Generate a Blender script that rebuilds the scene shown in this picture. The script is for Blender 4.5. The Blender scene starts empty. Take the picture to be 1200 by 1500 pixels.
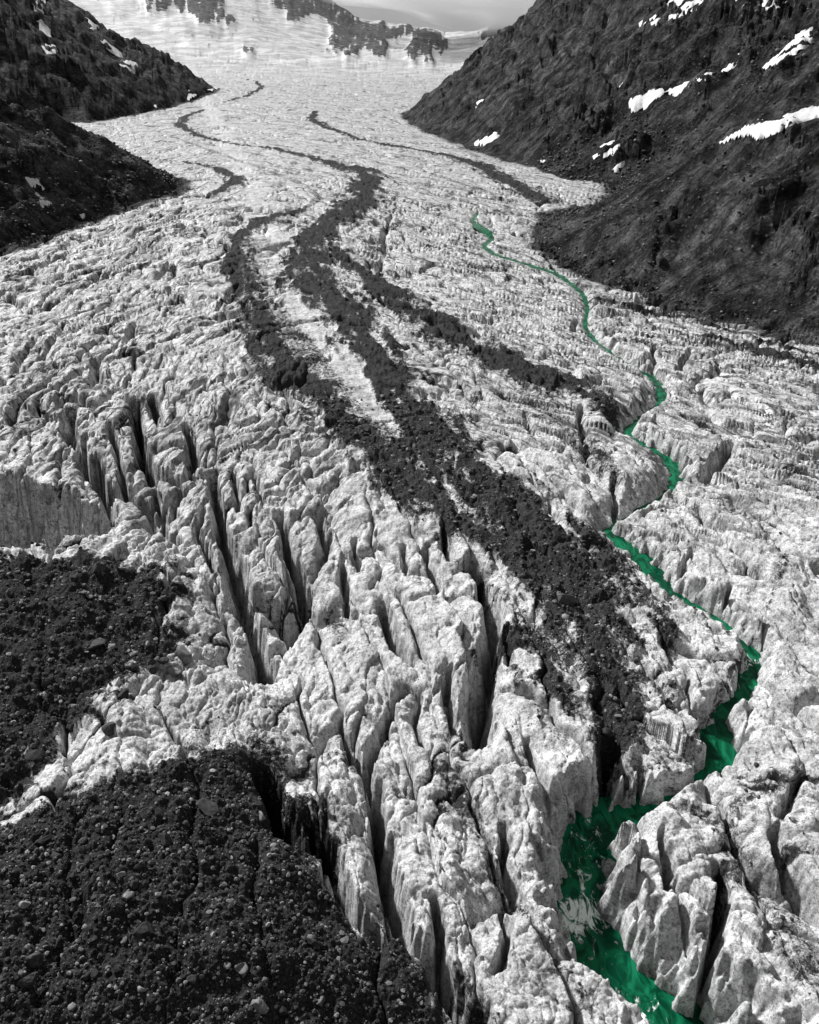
import bpy, math, random, time
T0 = time.time()
import numpy as np
from mathutils import Vector, Matrix
random.seed(7); RNG = np.random.RandomState(11)
S = bpy.context.scene
# ------------------------------------------------------------------ camera, sky, sun, exposure
H, PITCH, F = 90.0, math.radians(28.7), 1299.0
cam_d = bpy.data.cameras.new('camera'); cam = bpy.data.objects.new('camera', cam_d)
S.collection.objects.link(cam); S.camera = cam
cam_d.sensor_fit = 'VERTICAL'; cam_d.sensor_height = 24; cam_d.sensor_width = 24
cam_d.lens = F/1500*24; cam_d.clip_start = 0.5; cam_d.clip_end = 30000
cam.location = (0, 0, H); cam.rotation_euler = (math.pi/2-PITCH, 0, 0)
SUN_AZ = math.radians(-42)      # from +Y, clockwise; negative = to the left
SUN_EL = math.radians(36)
S.view_settings.view_transform = 'Standard'; S.view_settings.look = 'None'
S.view_settings.gamma = 1; S.view_settings.use_curve_mapping = False
S.view_settings.exposure = 0.72
S.cycles.max_bounces = 5; S.cycles.diffuse_bounces = 3; S.cycles.glossy_bounces = 2
W = bpy.data.worlds.new('World'); S.world = W; W.use_nodes = True
nt = W.node_tree; nt.nodes.clear()
sky = nt.nodes.new('ShaderNodeTexSky'); sky.sky_type = 'NISHITA'; sky.sun_disc = False
sky.sun_elevation = SUN_EL; sky.sun_rotation = SUN_AZ
bw = nt.nodes.new('ShaderNodeRGBToBW'); bg = nt.nodes.new('ShaderNodeBackground'); wo = nt.nodes.new('ShaderNodeOutputWorld')
tc = nt.nodes.new('ShaderNodeTexCoord'); cn = nt.nodes.new('ShaderNodeTexNoise'); cn.inputs['Scale'].default_value = 5; cn.inputs['Detail'].default_value = 8; cn.inputs['Roughness'].default_value = .6
mr = nt.nodes.new('ShaderNodeMapRange'); mr.inputs[1].default_value = .3; mr.inputs[2].default_value = .7; mr.inputs[3].default_value = 3.2; mr.inputs[4].default_value = 5.6
mx = nt.nodes.new('ShaderNodeMix'); mx.data_type = 'FLOAT'; mx.inputs[0].default_value = .75          # three quarters broken grey cloud, the rest open sky
nt.links.new(tc.outputs['Generated'], cn.inputs['Vector']); nt.links.new(cn.outputs['Fac'], mr.inputs[0])
nt.links.new(sky.outputs[0], bw.inputs[0]); nt.links.new(bw.outputs[0], mx.inputs[2]); nt.links.new(mr.outputs[0], mx.inputs[3]); nt.links.new(mx.outputs[0], bg.inputs[0]); nt.links.new(bg.outputs[0], wo.inputs[0])
bg.inputs[1].default_value = 0.05
sl = bpy.data.lights.new('sun', 'SUN'); so = bpy.data.objects.new('sun', sl); S.collection.objects.link(so)
sl.energy = 4.6; sl.angle = math.radians(5); sl.color = (1, 1, 1)
sd = Vector((math.sin(SUN_AZ)*math.cos(SUN_EL), math.cos(SUN_AZ)*math.cos(SUN_EL), math.sin(SUN_EL)))
so.rotation_euler = (-sd).to_track_quat('-Z', 'Y').to_euler()

# ------------------------------------------------------------------ tracing: photo pixel -> world
CP, SP = math.cos(PITCH), math.sin(PITCH)
def unp(u, v, z=0.0):
    a = (np.asarray(u, float)-600)/F; b = (750-np.asarray(v, float))/F
    dx, dy, dz = a, CP+b*SP, -SP+b*CP
    t = (z-H)/np.minimum(dz, -1e-4)
    return dx*t, dy*t
def proj(X, Y, Z):
    dz = Z-H; dep = Y*CP-dz*SP; up = Y*SP+dz*CP
    dep = np.maximum(dep, 1.0)
    return 600+F*X/dep, 750-F*up/dep
def pxm(Y, Z=0):                 # photo pixels per metre at a place
    return F/np.maximum(Y*CP-(Z-H)*SP, 1)

# ------------------------------------------------------------------ noise
def _hash(ix, iy, s):
    h = ix*np.uint32(374761393)+iy*np.uint32(668265263)+np.uint32((s*1442695041) & 0xffffffff)
    h = (h ^ (h >> np.uint32(13)))*np.uint32(1274126177)
    return ((h ^ (h >> np.uint32(16))) & np.uint32(0xffff)).astype(np.float32)/65536.0
_A = np.arange(4096)/4096*2*np.pi; _COS, _SIN = np.cos(_A).astype(np.float32), np.sin(_A).astype(np.float32)
def _hidx(ix, iy, s):
    h = ix*np.uint32(374761393)+iy*np.uint32(668265263)+np.uint32((s*1442695041) & 0xffffffff)
    h = (h ^ (h >> np.uint32(13)))*np.uint32(1274126177)
    return (h ^ (h >> np.uint32(16))) & np.uint32(4095)
def noise(x, y, s=0):
    x = np.asarray(x, np.float64); y = np.asarray(y, np.float64)
    ix, iy = np.floor(x), np.floor(y); fx = (x-ix).astype(np.float32); fy = (y-iy).astype(np.float32)
    ix = ix.astype(np.int32).astype(np.uint32); iy = iy.astype(np.int32).astype(np.uint32)
    u = fx*fx*fx*(fx*(fx*6-15)+10); w = fy*fy*fy*(fy*(fy*6-15)+10)
    def g(ox, oy):
        a = _hidx(ix+np.uint32(ox), iy+np.uint32(oy), s)
        return _COS[a]*(fx-ox)+_SIN[a]*(fy-oy)
    return ((g(0,0)*(1-u)+g(1,0)*u)*(1-w)+(g(0,1)*(1-u)+g(1,1)*u)*w)*1.5
def fbm(x, y, o=4, s=0, g=0.5):
    r = 0; a = 1
    for k in range(o): r = r+a*noise(x*2**k, y*2**k, s+k*17); a *= g
    return r
def ridged(x, y, o=4, s=0, g=0.5):
    r = 0; a = 1
    for k in range(o): r = r+a*(1-2*np.abs(noise(x*2**k+k*3.7, y*2**k, s+k*13))); a *= g
    return r/2
def worley(x, y, s=0):
    ix, iy = np.floor(x), np.floor(y); fx = (x-ix).astype(np.float32); fy = (y-iy).astype(np.float32)
    ix = ix.astype(np.int32); iy = iy.astype(np.int32)
    f1 = np.full(fx.shape, 9, np.float32); f2 = f1.copy(); cid = np.zeros_like(f1)
    for ox in (-1, 0, 1):
        for oy in (-1, 0, 1):
            ux, uy = (ix+ox).astype(np.uint32), (iy+oy).astype(np.uint32)
            jx = _hash(ux, uy, s)*.9+.05; jy = _hash(ux, uy, s+5)*.9+.05
            d = np.sqrt((ox+jx-fx)**2+(oy+jy-fy)**2)
            c = _hash(ux, uy, s+9)
            n = d < f1
            f2 = np.where(n, f1, np.minimum(f2, d)); cid = np.where(n, c, cid); f1 = np.where(n, d, f1)
    return f1, f2, cid
def facets(x, y, s, ar=1.0):
    """tilted flat facets, one per cell: broken faces instead of rounded lumps"""
    ix, iy = np.floor(x).astype(np.int32), np.floor(y).astype(np.int32); fx = (x-ix).astype(np.float32); fy = (y-iy).astype(np.float32)
    f1 = np.full(fx.shape, 9, np.float32); f2 = f1.copy(); h = np.zeros_like(f1)
    for ox in (-1, 0, 1):
        for oy in (-1, 0, 1):
            ux, uy = (ix+ox).astype(np.uint32), (iy+oy).astype(np.uint32)
            dx = fx-(ox+_hash(ux, uy, s)*.9+.05); dy = fy-(oy+_hash(ux, uy, s+5)*.9+.05)
            d = dx*dx+dy*dy; n = d < f1
            a = _hidx(ux, uy, s+9); hh_ = (_COS[a]*dx+_SIN[a]*dy)*1.2+(_hash(ux, uy, s+3)-.5)*.7
            f2 = np.where(n, f1, np.minimum(f2, d)); h = np.where(n, hh_, h); f1 = np.where(n, d, f1)
    return h, np.sqrt(f2)-np.sqrt(f1)
def sst(a, b, x): t = np.clip((x-a)/(b-a), 0, 1); return t*t*(3-2*t)

# ------------------------------------------------------------------ grid, dense near the camera and coarse far off
def y_of_v(v): return unp(600, v, 0)[1]
vr = np.concatenate([np.linspace(1900, 1600, 30)[:-1], np.linspace(1600, 430, 725)[:-1], np.linspace(430, 62, 300)])
ys = y_of_v(vr)
ys = np.concatenate([ys, np.geomspace(ys[-1], 6600, 170)[1:]])
sa = np.linspace(-1.0, 1.0, 960)
ext = np.array([1.03, 1.07, 1.12, 1.18, 1.25, 1.35, 1.5, 1.7, 2.0, 2.4, 3.0, 4.0])
sg = np.concatenate([-ext[::-1], sa, ext])
hw = 0.462*(ys*CP+(H+14)*SP)*1.06+2
NR, NC = len(ys), len(sg)
X = (sg[None, :]*hw[:, None]); Y = np.repeat(ys[:, None], NC, 1)

# ------------------------------------------------------------------ low relief of the glacier (thin plate through surveyed heights)
ctrl = [  # photo u, v, height above the ice plane
 (-200,1700,4),(100,1700,4),(400,1700,0),(700,1700,-3),(1100,1700,-1),(1500,1700,2),
 (-150,1450,7),(100,1400,8),(250,1300,8.5),(400,1330,6),(520,1420,3),(640,1490,0),(-100,1220,4),(120,1200,4.5),(330,1120,3.5),(430,1210,3),
 (20,1150,0.5),(100,1000,0),(200,920,0.5),(240,850,1),(0,860,1.5),(-200,900,2),(300,960,-1.5),(370,1040,-3),(440,1120,-3),
 (60,670,1),(-150,700,1),(130,740,-3),(200,590,0.5),(300,620,0),(300,740,-4),(215,700,-5),(160,740,-4),(200,780,-3),(390,860,-8),(430,920,-10),(400,1000,-13),
 (500,760,-1),(560,880,-4),(640,900,-4),(520,1010,-7),(480,1070,-8),(580,1110,-5),(520,1180,-5),(560,1290,-8),(660,1180,-1),(720,1260,-1),(700,1370,-2),(800,1420,-3),
 (760,900,0),(820,1050,-1),(720,1060,-4),(850,1100,-2),(960,1020,0),(900,1150,-4),
 (1000,1165,1.5),(1000,1230,-2),(960,1280,-4),(1100,1180,1),(1150,1050,2),(1180,900,2.5),(1100,1350,0),(1180,1480,1),(1000,1500,-3),
 (650,650,1.5),(800,780,1),(560,500,1.5),(400,420,0),(100,450,2),(0,400,1),(250,350,0),(700,450,0),(900,560,0),(820,430,-1),
 (1100,600,3),(1200,620,3),(1050,760,1.5),(1200,760,3),(870,820,-1),(1000,480,1),
 (300,240,-2),(500,260,2),(700,260,1),(600,180,0),(450,130,0),(620,120,0),(500,330,3),(780,360,-2)]
ctrl = np.array(ctrl, float)
cx, cy = unp(ctrl[:,0], ctrl[:,1], ctrl[:,2])
cz = ctrl[:,2]
def lw(x, y): d = np.sqrt(x*x+(y+0)**2); return x/(y+40)*300, 300*np.log((y+40)/100)     # conformal-ish map: even spacing seen from above the snout
CXw, CYw = lw(cx, cy)
n = len(cx)
def U(r2): return r2*np.log(r2+1e-6)*0.5
K = U((CXw[:,None]-CXw)**2+(CYw[:,None]-CYw)**2)/1e4+np.eye(n)*0.35
P = np.stack([np.ones(n), CXw/100, CYw/100], 1)
A = np.block([[K, P],[P.T, np.zeros((3,3))]])
sol = np.linalg.solve(A, np.concatenate([cz, np.zeros(3)]))
def low(x, y):
    y = np.clip(y, 30, 1400); x = np.clip(x, -(y+40)*.62, (y+40)*.62)
    a, b = lw(x, y); a = a.astype(np.float32); b = b.astype(np.float32)
    r = np.zeros(a.shape, np.float32)
    for i in range(n): r += np.float32(sol[i]/1e4)*U((a-np.float32(CXw[i]))**2+(b-np.float32(CYw[i]))**2)
    return r+sol[n]+sol[n+1]*a/100+sol[n+2]*b/100
def on_ice(pts, dz=0.0):          # photo pixels -> ground points on the low relief
    p = np.array(pts, float); z = np.zeros(len(p))
    for _ in range(6):
        x, y = unp(p[:,0], p[:,1], z); z = z*.4+(low(x, y)+dz)*.6
    return x, y
Z = low(X, Y)
far = sst(1000, 2000, Y)
Z = Z*(1-far)

# distance to a polyline with a running parameter
def pdist(x, y, px, py, vals=None):
    best = np.full(x.shape, 1e9, np.float32); out = np.zeros(x.shape, np.float32); side = np.zeros(x.shape, np.float32)
    for i in range(len(px)-1):
        dx, dy = px[i+1]-px[i], py[i+1]-py[i]; L = dx*dx+dy*dy+1e-9
        t = np.clip(((x-px[i])*dx+(y-py[i])*dy)/L, 0, 1)
        d = np.hypot(x-px[i]-t*dx, y-py[i]-t*dy)
        m = d < best; best = np.where(m, d, best)
        if vals is not None: out = np.where(m, vals[i]+(vals[i+1]-vals[i])*t, out)
        side = np.where(m, np.sign((x-px[i])*dy-(y-py[i])*dx), side)
    return best, out, side
def box(px, py, pad):
    m = (X > px.min()-pad)&(X < px.max()+pad)&(Y > py.min()-pad)&(Y < py.max()+pad)
    return np.nonzero(m)

# warps shared by the ice relief
WX = fbm(X/9, Y/9, 3, 3); WY = fbm(X/9, Y/9, 3, 41)
WB = fbm(X/45, Y/60, 2, 91)
near = 1-sst(120, 230, Y)                      # crevassed snout
near2 = 1-sst(170, 420, Y)
# flow-aligned coordinates: lines lean to the right as the ice comes down the valley
def flowp(x, y): return x+0.24*(y-200)+6*np.sin(y/90.0)*sst(150, 400, y)
PX = flowp(X, Y); QY = Y*1.0
def hummocks(cell, ar, wamp, s, k=5):
    f1, f2, c = worley((PX+WX*cell*wamp+WB*3)/cell, (QY+WY*cell*wamp)/(cell*ar), s)
    return 1-np.exp(-(f2-f1)*k), c, f1
relief = 0*X
# mound & moraine masks are needed to soften hummocks; computed below
def in_poly(u, v, poly):
    c = np.zeros(u.shape, bool); n_ = len(poly)
    for i in range(n_):
        x0, y0 = poly[i]; x1, y1 = poly[(i+1)%n_]
        if y0 == y1: continue
        c ^= ((y0 > v) != (y1 > v)) & (u < (x1-x0)*(v-y0)/(y1-y0)+x0)
    return c
def poly_sd(x, y, px, py):        # signed distance in metres, positive inside
    d, _, _ = pdist(x, y, np.append(px, px[0]), np.append(py, py[0]))
    return np.where(in_poly(x, y, list(zip(px, py))), d, -d)

# ------------------------------------------------------------------ debris (moraine) density
def band(pts, soft=1.0):
    p = np.array(pts, float); x, y = on_ice(p[:, :2]); wm = p[:, 2]/pxm(y)
    out = np.full(X.shape, -9.0, np.float32); jx, jy = box(x, y, 4*wm.max()+12)
    if len(jx) == 0: return out
    xx, yy = X[jx, jy], Y[jx, jy]
    wn = .22*WX[jx, jy]+.5*fbm(xx/22, yy/30, 3, 77)
    d, w, _ = pdist(xx, yy, x, y, wm)
    out[jx, jy] = 1-d/np.maximum(w, .3)+wn*.9            # >0 inside
    return out
bands = [
 [(355,118,2),(375,121,2),(384,130,4),(362,140,4),(330,149,3)],
 [(300,160,4),(270,172,6),(262,184,8),(285,197,6),(330,208,5),(400,218,7),(440,228,9),(490,240,12),(532,250,18),(545,264,22),(535,290,24),(500,315,24),(468,342,22),(450,375,26),(458,405,28),(490,450,30),(530,490,34),(560,540,34),(590,590,36),(640,640,40),(700,700,44),(760,770,52),(820,850,70),(872,930,84),(905,1000,70),(898,1060,44),(888,1110,20)],
 [(490,365,10),(540,408,16),(600,450,22),(660,490,26),(740,535,30),(830,562,34),(880,590,30),(900,612,14)],
 [(440,308,10),(385,322,12),(345,350,14),(345,400,18),(375,450,22),(388,500,24),(430,550,28),(490,600,26),(560,680,27),(640,740,30),(700,790,26),(760,825,22)],
 [(462,162,4),(455,175,7),(480,187,6),(520,202,5),(580,213,6),(640,224,8),(700,241,14),(750,272,18),(790,290,20),(808,300,10)],
 [(225,232,2),(290,240,4),(330,251,9),(347,263,12),(330,279,10),(300,288,5),(250,292,4),(200,302,3)],
 [(850,432,3),(920,446,6),(1000,462,6),(1090,490,8),(1200,520,10)],
 [(1020,490,3),(1100,505,8),(1200,540,10)],
]
DB = np.full(X.shape, -9.0, np.float32)
for b in bands: DB = np.maximum(DB, band(b))
thin = [  # dirt veils on the ice
 [(590,166,6),(622,192,9),(685,212,7),(740,232,5)],[(350,395,18),(415,470,22),(500,565,20),(600,690,20)],[(640,470,12),(760,560,18),(860,650,16)],[(250,200,6),(330,228,6),(430,262,8),(470,290,8),(410,330,10)],[(560,170,5),(640,200,5),(700,228,6)],[(620,250,5),(700,275,7),(760,300,8)],[(120,330,8),(250,310,8),(340,290,6)],
 [(640,1120,14),(690,1170,18),(720,1250,14),(770,1340,16),(830,1420,18),(870,1480,14)],
 [(1000,1170,10),(1060,1190,22),(1085,1240,22),(1055,1300,12)],
 [(1060,1180,12),(1150,1140,14),(1200,1130,12)],
 [(1090,1240,8),(1150,1320,26),(1190,1420,30)],
 [(470,1080,12),(520,1120,10)],[(480,880,14),(510,950,14)],[(20,620,24),(80,600,20),(110,585,8)],
 [(360,380,20),(400,470,26),(470,560,30),(540,640,20)],[(790,610,10),(860,640,14),(910,700,8)],[(1020,610,14),(1060,640,14)],
 [(700,830,14),(770,900,16),(830,960,20)],[(1000,1100,6),(1130,880,6),(1150,820,12)]]
DT = np.full(X.shape, -9.0, np.float32)
for b in thin: DT = np.maximum(DT, band(b))
def region(poly):
    p = np.array(poly, float); x, y = on_ice(p)
    r = np.searchsorted(ys, 260); out = np.full(X.shape, -99.0, np.float32)
    out[:r] = poly_sd(X[:r], Y[:r], x, y); return out
mound1 = region([(-400,1215),(0,1205),(40,1192),(120,1150),(200,1138),(330,1075),(385,1090),(415,1140),(430,1215),(455,1245),(520,1330),(590,1405),(650,1450),(720,1520),(760,1900),(-600,1900)])
mound2 = region([(-400,760),(-100,800),(0,808),(100,812),(240,838),(262,880),(225,900),(262,940),(215,965),(180,1005),(120,1050),(60,1090),(25,1140),(-10,1180),(-400,1185)])
edge_n = fbm(X/5, Y/5, 4, 71)
MD = np.maximum(mound1+edge_n*2.6, mound2+edge_n*4.5)
patch = fbm((X+.24*Y+WX*1.5)/4.2, Y/34, 4, 801)*.75+.45*fbm(X/6, Y/8, 4, 803)
core = np.clip(DB*1.0+.50+patch*1.2, -1, 1.0)
deb = np.maximum(core, np.clip(.55+MD*.24+.35*fbm(X/6, Y/6, 4, 823), -1, 1.15))
deb = np.maximum(deb, np.clip(DT*.9-.05, -1, .36))
moundm = sst(-1, 3, MD)

deb = np.maximum(deb, -.48+.75*fbm(X/13, Y/22, 3, 821)+.25*sst(200, 500, Y)+np.clip(.45+MD*.07, 0, .5))
# ------------------------------------------------------------------ ice relief
def plates(cell, ar, wamp, s, k, tilt=.35):
    """ice plates: flat tops with their own level and tilt, parted by narrow sharp cracks"""
    a = (PX+WX*cell*wamp+WB*4)/cell; b = (QY+WY*cell*wamp)/(cell*ar)
    f1, f2, c = worley(a, b, s)
    e = f2-f1
    return (1-np.exp(-e*k))-1, (c-.5)*2, e
XC = -.24*(Y-200)-6                                     # middle of the stream
P0 = (X-XC); GG = np.sqrt(P0**2+22**2)
PHI = Y*.48+GG*.88+5*WB; PSI = Y*.88-GG*.47+.25*P0
def arcs(cs, cl, wamp, s, k):
    """long plates laid along the arched crack lines of the trunk"""
    f1, f2, c = worley((PSI+WX*cs*wamp+WB*6)/cl, (PHI+WY*cs*wamp+WB*5)/cs, s)
    e = f2-f1
    return np.exp(-e*k), (c-.5)*2, e
g12, d12, _ = arcs(9, 20, .14, 1, 17)
g5, d5, _ = arcs(4.2, 9, .2, 2, 14)
g2, d2, _ = arcs(1.9, 3.4, .3, 12, 9)
hf, cf, ef = hummocks(6.5, 3.4, .35, 3, 3)            # long fins of the broken snout
hs, cs_, _ = hummocks(2.4, 3.2, .5, 4, 5)
h1, c1, _ = plates(0.9, 1.5, .6, 5, 6)
rough = np.clip(.75+1.0*noise(X/35, Y/50, 8), .15, 1.8)
calm = 1-.72*moundm
mid = (1-near*.8)
f7 = fbm(X/9, Y/11, 4, 37, .55)
# long continuous cracks: zero lines of stretched noise
def cracks(L, S_, w, s): return np.exp(-np.abs(noise(PSI/L+WB*.5, PHI/S_+WY*.10+WB*.4, s)+.25*noise(PSI/S_/1.5, PHI/S_/1.5, s+1))/w)
k1 = cracks(70, 13, .030, 601); k2 = cracks(30, 6.5, .045, 605); k3 = cracks(13, 3.2, .07, 609)
kp = sst(-.35, .35, noise(X/28, Y/36, 615)); kp2 = sst(-.35, .35, noise(X/14, Y/18, 617))
ROWSP = Y*Y/82000.0                                    # ground covered by one grid row: features finer than that fade out
def fin(lam): return 1-sst(lam*.22, lam*.5, ROWSP)
h1 = h1*fin(1.2); g2 = g2*fin(2.5); d2 = d2*fin(2.5); g5 = g5*fin(5); d5 = d5*fin(5); g12 = g12*fin(10); d12 = d12*fin(12)
k3 = k3*fin(4); k2 = k2*fin(7.5); k1 = k1*fin(14)
axis = sst(3, 15, np.abs(P0)); k2 = k2*axis; k3 = k3*axis; g5 = g5*axis; g2 = g2*axis; d2 = d2*axis
g70, d70, _ = arcs(55, 130, .1, 26, 22)
lines = k1*(.6+1.8*kp)*2.9*fin(14)+k2*(.3+kp2)*2.1+k3*(.3+(1-kp2))*.6
relief = mid*(-g12*1.0*rough+d12*.30-g5*.40*rough+d5*.12-g2*.16+d2*.05-lines)-near*(.25*k2+.2*k3)
fa, ea = facets((PX+WX*1.3+WB*3)/8.5, (QY+WY*3)/38.0, 1201)
fb, eb = facets((PX+WX*1.4)/3.0, (QY+WY*1.6)/7.5, 1203)
fc, ec = facets((PX+WX*.7)/1.05, (QY+WY*.8)/1.7, 1207)
deepn = sst(-.25, .35, noise(PX/16, QY/30, 1211))
relief += near*(fa*2.2+fb*.36*rough+fc*.12-np.exp(-ea*20)*(.6+4.6*deepn)-np.exp(-eb*16)*.42*rough-np.exp(-ec*9)*.12+(hf-.6)*1.15)
fd, ed = facets(PSI/15+WB*.3, PHI/7.5+WB*.3, 1221); fe, ee = facets(PSI/6.5, PHI/3.4, 1223); fe = fe*axis; fd = fd*(.3+.7*axis)
relief += mid*(fd*.85*fin(9)+fe*.34*fin(4))*(.5+.7*rough)
relief += h1*.11+.055*fbm(X/.8, Y/.8, 3, 31)*fin(1.6)+(.35+.5*near)*f7
farish = sst(200, 420, Y)*(1-sst(1300, 2300, Y))
g30, d30, _ = arcs(22, 52, .15, 6, 26)
relief -= g30*fin(24)*(.3+2.6*sst(-.2, .5, fbm(X/60, Y/80, 2, 57)))*(1-near)
relief -= g70*3*sst(450, 900, Y)-d70*1.2*sst(300, 900, Y)
relief += farish*(d30*.4+.8*fbm(PSI/40, PHI/16, 4, 55))
relief *= calm
# rubble of the mounds: stones of several sizes standing in grit
def stones(cell, s, hgt, dens):
    f1, f2, c = worley((X+WX*cell*.2)/cell, Y/cell, s)
    r = .18+.30*((c*7.13) % 1); on = (c < dens)
    return np.where(on, np.sqrt(np.maximum(r*r-f1*f1, 0))*cell*hgt, 0)
rb = .9*fbm(X/9, Y/7, 3, 60)+.55*fbm(X/4, Y/4, 5, 61, .6)+.55*ridged(X/2.2, Y/3.4, 4, 67, .6)*.35
rb = rb+stones(1.5, 901, .8, .35)+stones(.62, 903, .9, .6)+stones(.3, 905, .9, .7)
relief += moundm*rb
mm = sst(-.1, .5, core)*(1-moundm)
relief = relief*(1-.4*mm)+mm*(.5+.5*fbm(X/4, Y/4, 4, 63)+.25*ridged(X/1.3, Y/1.3, 2, 65)+stones(1.6, 911, .8, .4)+stones(.7, 913, .9, .6)*near2)
Z = Z+relief*(1-sst(2200, 3200, Y))*(1-.35*sst(500, 900, Y))

# ------------------------------------------------------------------ crevasses
# each: points (u, v, half width px), depth m
crev = [
 ([(198,592,3),(203,640,5),(209,670,6),(222,700,3)],15),([(219,583,3),(226,600,5),(233,622,3)],8),
 ([(276,625,2),(281,660,5),(281,680,6),(275,696,3)],12),([(198,475,2),(192,492,4),(184,503,3)],5),
 ([(104,600,4),(98,628,6),(104,650,4)],9),([(138,668,3),(141,690,6),(148,712,4)],12),
 ([(160,622,2),(168,650,3),(178,690,3),(186,724,3)],8),([(122,640,3),(118,672,4),(128,690,3)],8),
 ([(312,690,3),(318,745,5),(330,790,7),(346,830,9),(346,866,9),(362,900,9),(378,940,7),(372,985,8)],16),
 ([(338,690,2),(345,720,3),(352,742,2)],7),([(295,745,2),(290,775,3),(306,810,4),(312,840,3)],8),
 ([(408,755,3),(425,810,4),(438,838,6),(446,862,8),(435,890,8),(424,916,5)],14),
 ([(440,760,2),(468,752,4),(477,790,4),(470,815,5),(462,840,3)],9),([(503,825,2),(506,850,4),(504,885,2)],7),
 ([(560,880,3),(572,915,5),(576,950,6),(600,972,4)],11),([(649,775,2),(655,800,4),(662,822,2)],6),
 ([(625,800,2),(631,830,4),(645,872,3)],6),([(690,825,4),(705,855,6),(718,895,8),(722,940,9),(713,985,11),(702,1030,13),(697,1078,13)],15),
 ([(655,990,3),(662,1035,5),(668,1075,4)],7),
 ([(597,1010,2),(565,1050,4),(545,1095,6),(540,1128,4)],9),([(505,1070,3),(508,1095,5),(530,1115,6),(552,1150,6),(556,1180,6)],10),
 ([(383,1120,8),(395,1160,13),(412,1195,14),(440,1225,10)],15),
 ([(445,1180,5),(470,1220,9),(488,1258,10),(508,1300,9),(535,1335,9),(560,1362,7)],16),
 ([(545,1150,4),(556,1190,7),(565,1235,9),(574,1280,10),(582,1325,9),(575,1365,8)],14),
 ([(590,1365,10),(625,1400,12),(660,1445,12),(700,1490,14),(740,1560,14)],10),
 ([(738,1205,3),(744,1260,6),(762,1305,4)],7),([(736,1320,2),(740,1370,4),(730,1430,5)],6),
 ([(629,1320,3),(640,1385,6),(660,1440,7)],8),([(968,1220,2),(976,1255,4),(978,1290,3)],6),
 ([(1052,1262,4),(1066,1295,6),(1058,1350,7),(1040,1400,8),(1030,1450,8),(1020,1490,7)],14),
 ([(1138,1215,4),(1158,1270,7),(1196,1320,6)],8),([(988,1280,2),(1010,1345,4),(1022,1410,4)],6),
 ([(938,1240,2),(942,1285,3),(944,1330,3)],5),([(892,1085,8),(887,1130,13),(880,1180,16)],11),
 ([(932,1110,3),(936,1150,5),(932,1185,7)],8),([(912,1120,2),(912,1150,3),(908,1180,4)],4),
 ([(1071,855,2),(1062,905,4)],5),([(1011,808,2),(998,840,3)],4),([(960,505,2),(956,545,3)],3.5),
 ([(1012,515,2),(995,545,3)],3.5),([(1030,570,3),(1040,592,5),(1062,605,4)],5),([(1068,655,3),(1055,668,7),(1038,698,5)],6),
 ([(845,468,2),(840,488,3)],3),([(772,608,2),(779,642,3)],4),([(668,548,2),(685,575,3),(702,602,3)],4),
 ([(848,600,2),(860,655,5)],5),([(898,698,2),(905,748,4)],5),([(612,508,2),(640,530,3),(676,552,3)],3.5),
 ([(-20,425,3),(10,432,4),(45,460,4)],3.5),([(95,478,2),(75,505,3),(60,530,3)],3.5),([(50,498,2),(34,516,3),(22,545,3)],4),([(180,520,2),(140,535,3),(132,570,3)],4),
 ([(140,525,3),(146,562,4)],4),([(248,388,2),(230,410,3)],3),([(574,315,2),(562,345,3),(565,372,2)],4),
 ([(590,340,1.5),(605,372,2)],3),([(1180,1140,3),(1140,1200,4)],5),([(1100,1040,3),(1075,1110,4)],3),
 ([(615,1020,2),(606,1060,3),(622,1100,3)],4),([(770,1090,3),(800,1150,4),(815,1200,4)],4),([(742,930,2),(748,980,3)],4),
 ([(520,790,2),(528,830,3)],5),([(590,800,2),(600,850,3)],4),([(545,860,2),(560,830,2)],4),([(385,740,2),(372,700,3)],4),
 ([(206,668,3),(228,690,6),(262,706,5),(290,700,3)],12),([(112,648,3),(140,700,5),(176,722,6),(222,704,4)],10),([(186,724,4),(214,738,6),(236,770,5),(262,792,3)],9),([(150,705,4),(160,745,6),(148,780,5)],9),
 ([(346,866,5),(400,880,4),(430,912,5)],7),([(372,940,6),(396,975,7),(380,1000,6)],8),([(262,720,3),(255,750,4)],6),([(225,720,2),(240,760,3)],5),
]
WF = fbm(X/1.7, Y/2.6, 3, 111)*.55
for pts, dep in crev:
    p = np.array(pts, float); x, y = on_ice(p[:, :2], -1.0); w = p[:, 2]/pxm(y)
    jx, jy = box(x, y, 10)
    if len(jx) == 0: continue
    xx, yy = X[jx, jy], Y[jx, jy]; wf = WF[jx, jy]; zz = Z[jx, jy]
    d, ww, sd_ = pdist(xx+WX[jx, jy]*.7, yy, x, y, w*1.75+.15)
    d = d+wf*np.minimum(ww*.9, .7)
    t = d/ww
    floor = dep*(.82+.18*noise(xx/3, yy/3, 5))
    carve = floor*(1-np.clip((t-.08)/1.05, 0, 1)**.75)*.92+.10*floor*np.exp(-np.maximum(t-.6, 0)*1.1)
    ends = 1
    Z[jx, jy] = zz-carve*1.25
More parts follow.
